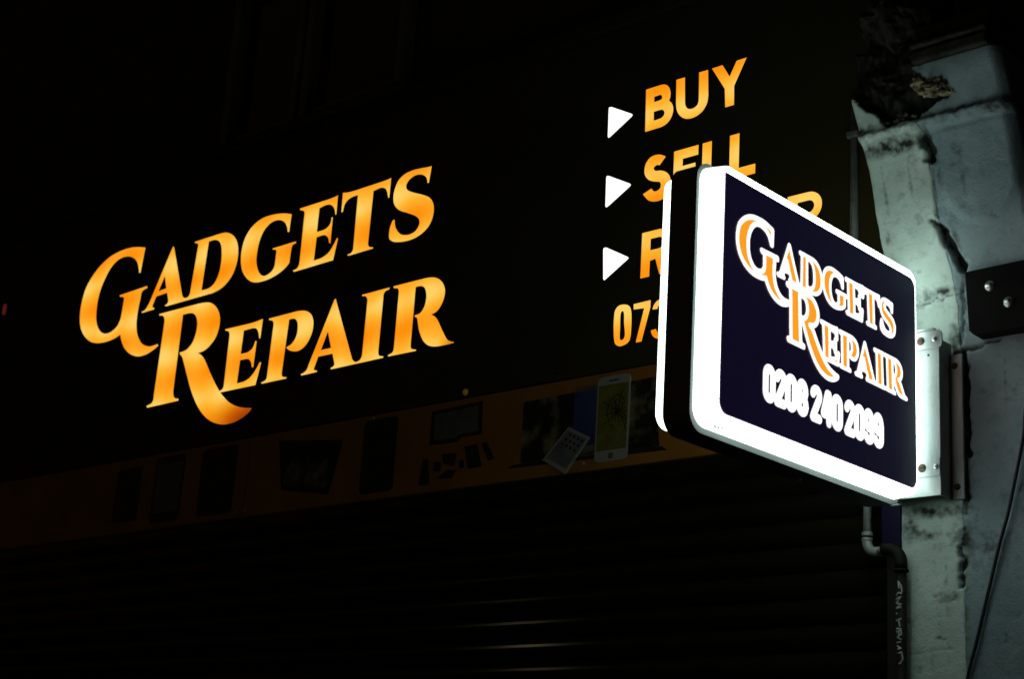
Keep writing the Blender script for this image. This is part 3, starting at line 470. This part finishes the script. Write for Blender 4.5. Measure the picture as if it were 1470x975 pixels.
for i in range(4):
    for j in range(3):
        c = (-3.130 + .016*i - .014*j - .0, 2.794 - .0085*i - .012*j)
        pic('app_icon', quad(c, -27, .008, .007), 'crack', tb, .0056)
cd = pic('circuit_board_picture', [(-3.728, 2.832), (-3.60, 2.828), (-3.585, 2.842), (-3.498, 2.842), (-3.504, 2.950), (-3.728, 2.944)], 'dark', d=.0010)
pic('screen_area', [(-3.712, 2.846), (-3.61, 2.842), (-3.60, 2.852), (-3.515, 2.856), (-3.52, 2.938), (-3.712, 2.932)], 'grey', cd, .0016)
for q in ([(-3.765, 2.703), (-3.716, 2.702), (-3.728, 2.786), (-3.752, 2.788)], [(-3.704, 2.745), (-3.672, 2.74), (-3.668, 2.77), (-3.70, 2.775)], [(-3.66, 2.765), (-3.61, 2.75), (-3.602, 2.792), (-3.668, 2.797)],
          [(-3.682, 2.718), (-3.62, 2.712), (-3.60, 2.736), (-3.64, 2.742)], [(-3.548, 2.735), (-3.49, 2.737), (-3.515, 2.812), (-3.570, 2.810)], [(-3.462, 2.752), (-3.437, 2.756), (-3.476, 2.815), (-3.497, 2.812)], [(-3.586, 2.74), (-3.566, 2.742), (-3.57, 2.768), (-3.588, 2.766)]):
    pic('spare_part_picture', q, 'dark')
for x0, x1 in ((-4.045, -3.885), (-5.21, -5.03), (-4.925, -4.72)):
    p = pic('phone_picture', rr(x0, x1, 2.70, 2.952, .016), 'dark'); pic('phone_screen', rr(x0+.012, x1-.012, 2.735, 2.925, .003), 'grey' if x0 < -5 else 'dark', p, .0018)
lp = pic('laptop_picture', [(-4.489, 2.938), (-4.15, 2.90), (-4.20, 2.715), (-4.45, 2.755)], 'dark'); pic('laptop_screen', [(-4.47, 2.925), (-4.18, 2.892), (-4.215, 2.742), (-4.44, 2.775)], 'fire', lp, .0018)
pic('tablet_picture', rr(-5.46, -5.30, 2.72, 2.93, .014), 'dark')
for x, z in ((-3.072, 2.700), (-4.677, 2.698), (-4.635, 2.698), (-4.0, 2.955), (-2.2, 2.70)):
    bm = bmesh.new(); dome(bm, (x, SY-.0055, z), .0055, .003, (0, -1, 0)); obj('screw', bm, M['zinc'], ban)

# ---------------------------------------------------------------- stone pilaster with console, half white, half grey
PZ = [-.01, 2.90, 2.98, 3.07, 3.16, 3.26, 3.32, 3.36, 3.45, 3.53, 3.60, 4.2]
PY = [3.48, 3.475, 3.455, 3.395, 3.36, 3.335, 3.30, 3.28, 3.228, 3.232, 3.24, 3.24]
def prof_y(z):
    if z <= PZ[0]: return PY[0]
    for i in range(len(PZ)-1):
        if z <= PZ[i+1]:
            t = (z-PZ[i])/(PZ[i+1]-PZ[i]); return PY[i] + (PY[i+1]-PY[i])*t
    return PY[-1]
def smooth_y(z): return sum(prof_y(z + d) for d in (-.03, -.015, 0, .015, .03))/5
XL, XM, XR = -1.967, -1.803, -1.566
def nz(x, z, s, o=0): return noise.noise(Vector((x*s + o, z*s - o*1.7, o*.37)))
def fbm(x, z, s, o=0): return nz(x, z, s, o) + .5*nz(x, z, s*2.1, o+3) + .25*nz(x, z, s*4.3, o+7)
def seg_d(x, z, ln):
    best = 9
    for (ax, az), (bx_, bz) in zip(ln, ln[1:]):
        dx, dz = bx_-ax, bz-az; t = max(0, min(1, ((x-ax)*dx + (z-az)*dz)/(dx*dx+dz*dz)))
        best = min(best, math.hypot(x-ax-t*dx, z-az-t*dz))
    return best
# (path, half width, depth, dirt)
CUTS = [([(-1.915, 2.943), (-1.86, 2.950), (-1.754, 2.957)], .0022, .004, .75),
        ([(-1.822, 3.120), (-1.803, 3.104)], .004, .008, .9), ([(-1.805, 3.104), (-1.787, 3.06), (-1.774, 3.012)], .0085, .030, 1.3),
        ([(-1.87, 2.79), (-1.835, 2.804), (-1.757, 2.815), (-1.70, 2.828)], .0030, .006, .9),
        ([(-1.797, 2.80), (-1.789, 2.70), (-1.793, 2.60), (-1.786, 2.56)], .0070, .016, 1.0),
        ([(-1.800, 2.42), (-1.790, 2.46)], .005, .006, .8),
        ([(-1.812, 2.335), (-1.806, 2.30), (-1.812, 2.25)], .0065, .014, 1.0),
        ([(-1.80, 3.31), (-1.796, 3.265)], .012, .03, 1.0), ([(-1.80, 3.27), (-1.803, 3.11)], .003, .006, .6), ([(-1.775, 3.01), (-1.80, 2.83)], .003, .005, .5),
        ([(-1.88, 2.226), (-1.86, 2.232), (-1.84, 2.218), (-1.825, 2.222)], .0018, .003, .6),
        ([(-1.872, 2.132), (-1.855, 2.131)], .0025, .004, .9), ([(-1.96, 2.095), (-1.81, 2.108)], .001, .002, .35)]
DIRT = [(-1.93, 3.20, .006, .08, .5), (-1.86, 3.22, .005, .06, .45), (-1.72, 3.20, .008, .10, .45), (-1.63, 2.65, .008, .18, .4), (-1.69, 2.72, .006, .10, .4), (-1.85, 2.28, .006, .10, .35), (-1.77, 3.08, .010, .05, .6), (-1.84, 2.965, .04, .010, .8), (-1.815, 2.84, .016, .045, 1.0), (-1.838, 2.80, .03, .022, .8), (-1.945, 3.10, .012, .02, .45), (-1.95, 3.04, .008, .012, .5), (-1.89, 3.305, .09, .018, 1.0), (-1.80, 2.36, .03, .04, .9), (-1.792, 2.47, .010, .07, .75),
        (-1.80, 2.2, .010, .18, .4), (-1.972, 2.25, .014, .4, .55), (-1.74, 2.33, .06, .05, .5), (-1.89, 2.955, .025, .025, .6), (-1.96, 3.35, .04, .02, .7), (-1.70, 3.345, .10, .008, .8), (-1.60, 3.328, .035, .010, 1.0), (-1.88, 2.43, .10, .016, .9),
        (-1.94, 2.40, .022, .04, .9), (-1.90, 2.375, .04, .012, .85), (-1.845, 2.225, .03, .012, .7), (-1.868, 2.132, .014, .006, .6), (-1.78, 3.24, .014, .05, .6), (-1.81, 2.62, .012, .03, .5), (-1.70, 2.45, .02, .02, .35), (-1.66, 2.7, .02, .03, .3), (-1.79, 2.93, .02, .05, .45)]
HOLE = [(-1.99, 3.60), (-1.978, 3.435), (-1.955, 3.428), (-1.932, 3.395), (-1.912, 3.37), (-1.892, 3.352), (-1.86, 3.348), (-1.80, 3.352), (-1.745, 3.368), (-1.705, 3.385), (-1.722, 3.402), (-1.738, 3.418), (-1.765, 3.432), (-1.79, 3.452), (-1.785, 3.60)]
def inside(x, z, poly):
    c = False; j = len(poly)-1
    for i in range(len(poly)):
        (xi, zi), (xj, zj) = poly[i], poly[j]
        if (zi > z) != (zj > z) and x < (xj-xi)*(z-zi)/(zj-zi) + xi: c = not c
        j = i
    return c
def wear(x, z):
    d = 0; dirt = 0; bare = 0
    wx = x + .006*fbm(x, z, 38, 5); wz = z + .006*fbm(x, z, 38, 9)
    for ln, w, dep, dr in CUTS:
        if min(abs(wx-p[0]) for p in ln) > .2: continue
        q = seg_d(wx, wz, ln); w2 = w*(1 + .6*nz(x, z, 60, 2))
        if q < w2*2:
            k = max(0, min(1, 1.6 - q/w2)); d += dep*k; dirt = max(dirt, dr*k)
    for cx, cz, rx, rz, s in DIRT:
        q = math.hypot((x-cx)/rx, (z-cz)/rz)
        if q < 1.6: dirt = max(dirt, s*max(0, 1 - q/1.6)*(1.1 + .8*fbm(x, z, 55, 1)))
    hx, hz = x + .010*fbm(x, z, 30, 11), z + .010*fbm(x, z, 30, 13)
    if 3.30 < z and inside(hx, hz, HOLE):
        e = min(1, seg_d(hx, hz, HOLE + HOLE[:1])/.022)
        d += e*(.045 + .022*fbm(x, z, 17, 4) + .007*fbm(x, z, 75, 14)); bare = 1; dirt = max(dirt, e*(.75 + .5*fbm(x, z, 24, 8)))
    if z > 3.457: dirt = 1; bare = 1  # face above the cap line set fully dark
    fl = fbm(x, z, 24, 20)                                   # flaked paint
    if fl > .62: d += .0016*min(1, (fl-.62)/.04); dirt = max(dirt, .34*min(1, (fl-.62)/.05))
    d += .0018*fbm(x, z, 9, 30) + .0006*nz(x, z, 120, 31)
    return d, min(1, max(0, dirt)), bare
def stone_face(name, xa, xb, m, parent, side_l, side_r):
    zs = [0, .6, 1.2, 1.7, 2.0] + [2.03 + .0045*i for i in range(int((3.56-2.03)/.0045)+1)]
    nx = int((xb-xa)/.0045); verts = []; W = []; faces = []
    for z in zs:
        y0 = smooth_y(z)
        lip = math.exp(-((z-3.333)/.012)**2)
        for i in range(nx+1):
            x = xa + (xb-xa)*i/nx
            if abs(x-XM) < 1e-6: xx = x + .004*fbm(0, z, 30, 40)
            else: xx = x
            d, r_, b_ = wear(xx, z)
            e = min(i, nx-i)*(xb-xa)/nx
            if side_r and e < .032 and i > nx/2: d += .030*(1 - e/.032)**2      # rounded arris
            outer = (i == 0 and side_l) or (i == nx and side_r)
            if outer: d += .006 + .010*max(0, fbm(x, z, 22, 50))
            if lip > .01: d -= (.020 + .010*fbm(x, z, 45, 70))*lip; r_ = max(r_, .35*lip*(1 + fbm(x, z, 50, 71)))
            if xx > XM+.006 and z > 3.05:                       # raised rounded panel on the grey half
                q = math.hypot(xx+1.683, min(0, z-3.185)) if z < 3.185 else abs(xx+1.683)
                d -= .006*max(0, min(1, (.102-q)/.018))*max(0, min(1, (3.318-z)/.012))
            verts.append((xx, y0 + d, z)); W.append((r_, b_, 0))
    nxx = nx+1
    for j in range(len(zs)-1):
        for i in range(nx):
            p = j*nxx+i; faces.append((p, p+1, p+nxx+1, p+nxx))
    for side, col in ((side_l, 0), (side_r, nx)):
        base = len(verts)
        for j, z in enumerate(zs):
            x = verts[j*nxx+col][0]; verts.append((x, 3.72, z)); W.append((.4, 0, 0))
        for j in range(len(zs)-1):
            p = j*nxx+col
            q = (p, p+nxx, base+j+1, base+j); faces.append(q if col == 0 else q[::-1])
    me = bpy.data.meshes.new(name); me.from_pydata(verts, [], faces); me.update()
    at = me.attributes.new('wear', 'FLOAT_VECTOR', 'POINT')
    at.data.foreach_set('vector', [c for w in W for c in w])
    for p in me.polygons: p.use_smooth = True
    return link(name, me, m, parent)
pil = empty('stone_pilaster', (-1.77, 3.6, 0), 'chipped stone pilaster painted half white and half grey beside the lit sign', 'pilaster')
tag(stone_face('painted_face', XL, XM, M['white_paint'], pil, True, False), 'chipped white painted left half')
tag(stone_face('painted_face', XM, XR, M['grey_paint'], pil, False, True), 'dull blue grey painted right half')
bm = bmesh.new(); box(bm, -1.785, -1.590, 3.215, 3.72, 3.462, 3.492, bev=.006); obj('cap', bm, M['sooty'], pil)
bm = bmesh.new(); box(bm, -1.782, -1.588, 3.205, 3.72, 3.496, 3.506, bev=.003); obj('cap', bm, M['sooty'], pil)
def boulder(name, c, s, m, seed, amp=.35, sub=4):
    bm = bmesh.new(); bmesh.ops.create_icosphere(bm, subdivisions=sub, radius=1)
    for v in bm.verts:
        n3 = noise.noise(v.co*1.6 + Vector((seed, 0, 0))) + .6*noise.noise(v.co*3.7 + Vector((0, seed, 0))) + .35*noise.noise(v.co*8 + Vector((0, 0, seed)))
        k = 1 + amp*n3; v.co = Vector((c[0] + v.co.x*s[0]*k, c[1] + v.co.y*s[1]*k, c[2] + v.co.z*s[2]*k))
    return obj(name, bm, m, pil)
boulder('broken_stone', (-1.775, 3.272, 3.426), (.034, .030, .014), M['stone'], 3.1, .6, 4)
boulder('broken_stone', (-1.745, 3.262, 3.404), (.032, .026, .017), M['stone'], 5.7, .6, 4)
boulder('broken_stone', (-1.715, 3.275, 3.388), (.016, .018, .009), M['stone'], 6.6, 1.0, 3)
boulder('broken_stone', (-1.845, 3.315, 3.362), (.030, .03, .012), M['sooty'], 8.2, .9, 3)
for k in range(14):
    t = random.random(); px_, pz_ = (-1.935 + .22*t, 3.352 + .035*t*t + random.uniform(-.004, .012))
    sz = random.uniform(.003, .008)
    boulder('stone_chip', (px_, 3.292 - .05*t*t + random.uniform(-.005, .012), pz_), (sz*1.4, sz, sz*.8), M['stone'] if k % 3 else M['sooty'], k*1.7, .6, 2)
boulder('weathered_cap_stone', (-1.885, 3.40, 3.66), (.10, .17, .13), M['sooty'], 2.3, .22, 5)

# ---------------------------------------------------------------- projecting light box sign
SX, SY0, SY1, SZ0, SZ1 = -1.870, 2.580, 3.390, 2.444, 2.998
sign = empty('projecting_sign', (-1.95, 3.39, 2.43), 'glowing white rimmed navy light box sign projecting from the pilaster', 'sign')
def S3(u, v, d): return Vector((SX + d, u, v))
def rry(y0, y1, z0, z1, r, n=6):
    return arc(y1-r, z1-r, r, r, 0, 90, n) + arc(y0+r, z1-r, r, r, 90, 180, n) + arc(y0+r, z0+r, r, r, 180, 270, n) + arc(y1-r, z0+r, r, r, 270, 360, n)
def tray(name, xf, xb):
    """vacuum formed face with a rounded front edge; xf = face, xb = rim against the body"""
    bm = bmesh.new(); s = 1 if xf > xb else -1; rings = []
    steps = [(xb, -.005), (xf - s*.007, .0005), (xf - s*.003, .002), (xf - s*.0008, .0048), (xf, .008)]
    for x, ins in steps:
        rings.append([bm.verts.new((x, y, z)) for y, z in rry(SY0+ins, SY1-ins, SZ0+ins, SZ1-ins, .034-ins)])
    for A, B in zip(rings, rings[1:]):
        n_ = len(A)
        for k in range(n_): bm.faces.new((A[k], A[(k+1) % n_], B[(k+1) % n_], B[k]))
    bm.faces.new(rings[-1])
    o = obj(name, bm, M['tray'], sign); o.data.materials.append(M['tray_face'])
    for p in o.data.polygons:
        if abs(p.normal.x) > .6: p.material_index = 1
    return o
tray('face_tray', SX, -1.920)
tray('face_tray', -2.021, -1.988)
bm = bmesh.new(); n_ = 8
A = [bm.verts.new((-1.920, y, z)) for y, z in rry(SY0-.014, SY1+.004, SZ0-.018, SZ1+.013, .042, n_)]
B = [bm.verts.new((-1.988, v.co.y, v.co.z)) for v in A]
for k in range(len(A)): bm.faces.new((A[k], A[(k+1) % len(A)], B[(k+1) % len(A)], B[k]))
bm.faces.new(A); bm.faces.new(B[::-1]); obj('case', bm, M['sign_body'], sign)
panel = rry(2.593, 3.380, 2.460, 2.977, .026)
panel = [p for p in panel if not (p[0] < 2.63 and p[1] > 2.94)] ; 
# the upper left corner of the vinyl is square
idx = next(i for i, p in enumerate(panel) if p[0] < 2.60 and p[1] < 2.5)
panel.insert(idx, (2.593, 2.979))
def shrink(c, t):
    cy, cz = 2.9865, 2.7195
    return [(cy + (p[0]-cy)*(1 - t/.394), cz + (p[1]-cz)*(1 - t/.26)) for p in c]
vinyl = plate('navy_panel', [shrink(panel, .0022)], .0015, -.001, M['navy'], sign, S3)
# added glowing strips, stepped to soften the jump from white to navy
plate('soft_edge_strip', [panel], .0009, -.001, M['edge_bright'], vinyl, S3)
plate('soft_edge_strip', [shrink(panel, .0011)], .0012, -.001, M['edge_dim'], vinyl, S3)
def back3(u, v, d): return Vector((-2.021 - d, u, v))
plate('navy_panel', [rry(2.598, 3.374, 2.462, 2.974, .026)], .0012, -.001, M['navy'], sign, back3)
def logo_map(p, big_g=False):
    x, z = p[0], p[1] - 1.6
    u, v = .29811*x - .01811*z + 4.44717, -.00563*x + .32300*z + .54189 + 1.6
    if big_g: u = 2.86 + (u - 2.86)*1.06
    return u, v
for key, cs in LOGO.items():
    cont = [[logo_map(p, key == 'g_big') for p in spline(c, 4)] for c in cs]
    lt = plate('letter', cont, .0022, .0012, M['sign_orange'], sign, S3)
    bm = bmesh.new()
    for c in cont:
        dense = []
        for p, q in zip(c, c[1:] + c[:1]):
            k = max(1, int(math.dist(p, q)/.006))
            dense += [(p[0] + (q[0]-p[0])*i/k, p[1] + (q[1]-p[1])*i/k) for i in range(k)]
        brush(bm, dense, .0058 if key.endswith('big') else .0047, .0026 + .0004*(hash(key[0]) % 1), S3)
    obj('letter_outline', bm, M['sign_white'], lt)
def dig(ch, x, z, w, h):
    if ch == '0': return [arc(x+w/2, z+h-w/2, w/2, w/2, 0, 180, 6) + arc(x+w/2, z+w/2, w/2, w/2, 180, 360, 6)], True
    if ch == '2': return [arc(x+w/2, z+h-w/2, w/2, w/2, 170, -20, 7) + [(x, z), (x+w, z)]], False
    if ch == '4': return [[(x+w*.8, z), (x+w*.8, z+h), (x+w*.55, z+h), (x-.001, z+h*.28), (x+w*1.05, z+h*.28)]], False
    if ch == '8': return [arc(x+w/2, z+h*.74, w*.48, h*.26, 0, 330, 11), arc(x+w/2, z+h*.25, w*.52, h*.25, 0, 330, 11)], True
    if ch == '9': return [arc(x+w/2, z+h*.72, w/2, h*.28, 0, 330, 11), [(x+w, z+h*.72), (x+w, z+w*.5)] + arc(x+w/2, z+w*.45, w/2, w*.45, 0, -160, 6)], None
y = 2.754
for ch, adv in (('0', .0425), ('2', .041), ('0', .043), ('8', .0555), ('2', .044), ('4', .042), ('0', .0535), ('2', .041), ('0', .0405), ('9', .0415), ('9', 0)):
    paths, closed = dig(ch, y, 2.531, .0265, .0635)
    bm = bmesh.new()
    for i, p in enumerate(paths):
        cl = closed if closed is not None else (i == 0)
        brush(bm, p, .0104, .0022 + i*.0004, S3, closed=cl)
    obj('digit', bm, M['sign_digit'], sign)
    y += adv*.985
for sx, sy, r_ in ((-1.893, 2.622, .006), (-1.886, 2.634, .005), (-1.899, 2.640, .004), (-1.880, 2.648, .003), (-1.902, 2.655, .004), (-1.890, 2.61, .003)):
    bm = bmesh.new(); zz = SZ0 - .0052
    bm.faces.new([bm.verts.new((sx + r_*.8*q*math.cos(t), sy + r_*1.6*q*math.sin(t), zz - .0002)) for t, q in ((2*math.pi*k/9, random.uniform(.6, 1.3)) for k in range(9))])
    obj('grime_spot', bm, M['grime'], sign)
# end tabs, channel and wall flange that carry the sign
br = empty('mounting_bracket', (-1.89, 3.41, 2.45), 'white coated steel channel bracket between the light box and the pilaster', 'bracket')
boxo('channel_web', M['white_metal'], br, -1.957, -1.823, 3.408, 3.411, 2.450, 2.836, bev=.001)
for x in (-1.826, -1.957):
    boxo('channel_side', M['white_metal'], br, x, x+.003, 3.4115, 3.468, 2.450, 2.830)
boxo('wall_flange', M['white_metal'], br, -1.8225, -1.791, 3.458, 3.466, 2.449, 2.800, bev=.001)
boxo('wall_flange', M['white_metal'], br, -1.984, -1.9575, 3.462, 3.468, 2.449, 2.800, bev=.001)
for z0, z1, bevel in ((2.806, 2.850, .010), (2.496, 2.538, .004)):
    tb_ = plate('tab', [[(-1.92, z0), (-1.822+bevel*.3, z0)] + arc(-1.813-bevel, z0+bevel, bevel, bevel, -90, 0, 4) + arc(-1.813-bevel, z1-bevel, bevel, bevel, 0, 90, 4) + [(-1.92, z1)]] if bevel > .005 else [[(-1.92, z0), (-1.823, z0), (-1.823, z1), (-1.92, z1)]], 0, -.0045, M['white_metal'], br, lambda u, v, d: Vector((u, 3.4030 - d, v)))
    zc = (z0+z1)/2
    for x, m, r_ in ((-1.832, M['zinc'], .0065), (-1.868, M['rust'], .0105)):
        bm = bmesh.new(); dome(bm, (x, 3.403, zc), r_, .004, (0, -1, 0)); bt = obj('bolt', bm, m, tb_, smooth=True)
        bm = bmesh.new(); box(bm, x-r_*.6, x+r_*.6, 3.398, 3.3990, zc-.0008, zc+.0008); obj('slot', bm, M['hole'], bt)
boxo('tab_fold', M['white_metal'], br, -1.92, -1.830, 3.396, 3.4078, 2.8515, 2.8545)
for x, z, m in ((-1.8095, 2.772, M['rust']), (-1.8075, 2.478, M['rust'])):
    bm = bmesh.new(); dome(bm, (x, 3.458, z), .0085, .005, (0, -1, 0)); obj('screw', bm, m, br, smooth=True)
bm = bmesh.new(); dome(bm, (-1.851, 3.408, 2.792), .0032, .0008, (0, -1, 0)); obj('screw_hole', bm, M['hole'], br)
bm = bmesh.new(); dome(bm, (-1.966, 3.025, 2.427), .012, .011, (0, 0, -1)); obj('cable_gland', bm, M['white_metal'], sign, smooth=True)

# ---------------------------------------------------------------- black plate with bolts on the grey half
pl = empty('bolted_plate', (-1.68, 3.46, 2.83), 'black steel plate with two shiny domed bolts on the grey half', 'plate')
plate('plate', [[(-1.764, 2.985), (-1.756, 2.850), (-1.757, 2.845), (-1.745, 2.832), (-1.52, 2.83), (-1.52, 2.995), (-1.764, 2.992)]], 0, -.05, M['black_plate'], pl, lambda u, v, d: Vector((u, 3.430 - d, v)))
for x, z in ((-1.7005, 2.9455), (-1.6545, 2.897)):
    bm = bmesh.new(); dome(bm, (x, 3.430, z), .0135, .009, (0, -1, 0), 20, 6); bt = obj('bolt', bm, M['zinc'], pl, smooth=True)
    bm = bmesh.new(); dome(bm, (x+.003, 3.4225, z+.001), .0045, .0015, (0, -1, 0), 6, 2); obj('hex_socket', bm, M['hole'], bt)

# ---------------------------------------------------------------- conduits and cable
cd1 = empty('conduit_pipe', (-2.02, 3.45, 0), 'grey conduit pipe with a double elbow and white scribble below the lit sign', 'pipe')
ya = 3.475; yb = 3.445
bm = bmesh.new(); tube(bm, [(-2.056, ya, 2.75), (-2.056, ya, 2.385)], .0098, 16); obj('upper_pipe', bm, M['pipe'], cd1, True)
bm = bmesh.new(); tube(bm, [(-2.056, ya, 2.393), (-2.056, ya, 2.384)], .0135, 16); tube(bm, [(-2.056, ya, 2.379), (-2.056, ya, 2.372)], .0135, 16); obj('collar', bm, M['pipe'], cd1)
el = [(-2.056 + .028*(1-math.cos(t)), ya - .006*t/1.57, 2.372 - .030*math.sin(t)) for t in [i*math.pi/2/8 for i in range(9)]]
bm = bmesh.new(); tube(bm, el + [(-2.012, ya-.008, 2.342)], .0122, 16); obj('elbow', bm, M['pipe'], cd1, True)
bm = bmesh.new(); tube(bm, [(-2.018, ya-.008, 2.342), (-1.994, yb, 2.342)], .0098, 16); obj('link_pipe', bm, M['pipe'], cd1, True)
el = [(-1.996, yb, 2.342)] + [(-1.984 + .036*math.sin(t), yb, 2.342 - .036*(1-math.cos(t))) for t in [i*math.pi/2/8 for i in range(9)]]
bm = bmesh.new(); tube(bm, el + [(-1.948, yb, 2.292)], .0150, 16); tube(bm, [(-1.948, yb, 2.2915), (-1.948, yb, 2.2855)], .0175, 16); obj('elbow', bm, M['black_pipe'], cd1, True)
PX = -1.948
bm = bmesh.new(); tube(bm, [(PX, yb, 2.285), (PX, yb, 0.02)], .0125, 20); obj('lower_pipe', bm, M['black_pipe'], cd1, True)
def C3(u, v, d):
    rr_ = .0125 + d; return Vector((PX + rr_*math.sin(u), yb - rr_*math.cos(u), v))
# scribble read along the pipe: strokes as (angle, height)
S_ = [[(.1, 2.245), (-.1, 2.262), (.5, 2.250), (.65, 2.236)], [(-.6, 2.229), (0, 2.235), (.6, 2.232)], [(-.7, 2.219), (.5, 2.226), (-.5, 2.210), (.5, 2.208), (-.6, 2.198), (.5, 2.201)], [(-.55, 2.187), (-.3, 2.186)],
      [(-.6, 2.170), (.5, 2.174)], [(0, 2.172), (.2, 2.156)], [(-.5, 2.152), (.5, 2.150)], [(-.6, 2.144), (.4, 2.147), (.5, 2.138), (-.4, 2.132), (.5, 2.126)], [(0, 2.146), (0, 2.130)], [(-.5, 2.118), (.4, 2.121)], [(-.4, 2.112), (.4, 2.106), (-.2, 2.103)],
      [(-.3, 2.094), (.5, 2.097), (.7, 2.082), (.3, 2.072), (0, 2.071)]]
for st in S_:
    p3 = []
    for p, q in zip(st, st[1:]): p3 += [C3(p[0] + (q[0]-p[0])*i/5, p[1] + (q[1]-p[1])*i/5, .0003) for i in range(5)]
    p3.append(C3(*st[-1], .0003))
    bm = bmesh.new(); tube(bm, p3, .0019, 6); obj('scribble_stroke', bm, M['marker'], cd1)
cd2 = empty('conduit_pipe', (-2.155, 3.57, 3.0), 'thin straight grey conduit rising up the fascia behind the lit sign', 'pipe')
bm = bmesh.new(); tube(bm, [(-2.160, 3.585, 2.98), (-2.160, 3.585, 3.62)], .0115, 14); obj('pipe', bm, M['pipe'], cd2, True)
for z in (3.12, 3.50): boxo('clip', M['pipe'], cd2, -2.177, -2.143, 3.570, 3.599, z, z+.018, bev=.003)
bx_ = boxo('navy_box', M['bluebox'], None, -2.045, -1.992, 3.52, 3.595, 2.362, 2.56, bev=.004)  # plain navy block for the blue patch beside the pilaster
tag(bx_, 'navy blue box between the conduit and the pilaster under the sign', 'box')
pts = [(-1.640, 3.468, 2.64), (-1.645, 3.466, 2.584), (-1.666, 3.462, 2.485), (-1.687, 3.463, 2.404), (-1.711, 3.466, 2.336), (-1.739, 3.468, 2.239), (-1.772, 3.468, 2.121), (-1.797, 3.468, 2.035), (-1.82, 3.468, 1.9), (-1.83, 3.468, 1.2), (-1.82, 3.468, .02)]
pts = [(-1.59, 3.47, 2.82), (-1.615, 3.468, 2.74)] + pts
fine = []
for i in range(len(pts)-1):
    P0, P1, P2, P3 = (Vector(pts[max(i-1, 0)]), Vector(pts[i]), Vector(pts[i+1]), Vector(pts[min(i+2, len(pts)-1)]))
    for k in range(6):
        t = k/6; fine.append(.5*((2*P1) + (P2-P0)*t + (2*P0-5*P1+4*P2-P3)*t*t + (3*P1-P0-3*P2+P3)*t**3))
fine.append(Vector(pts[-1]))
bm = bmesh.new(); tube(bm, fine, .0042, 8); cb = obj('cable', bm, M['cable'], None, True)
tag(cb, 'thin black cable hanging down the grey half of the pilaster', 'cable')
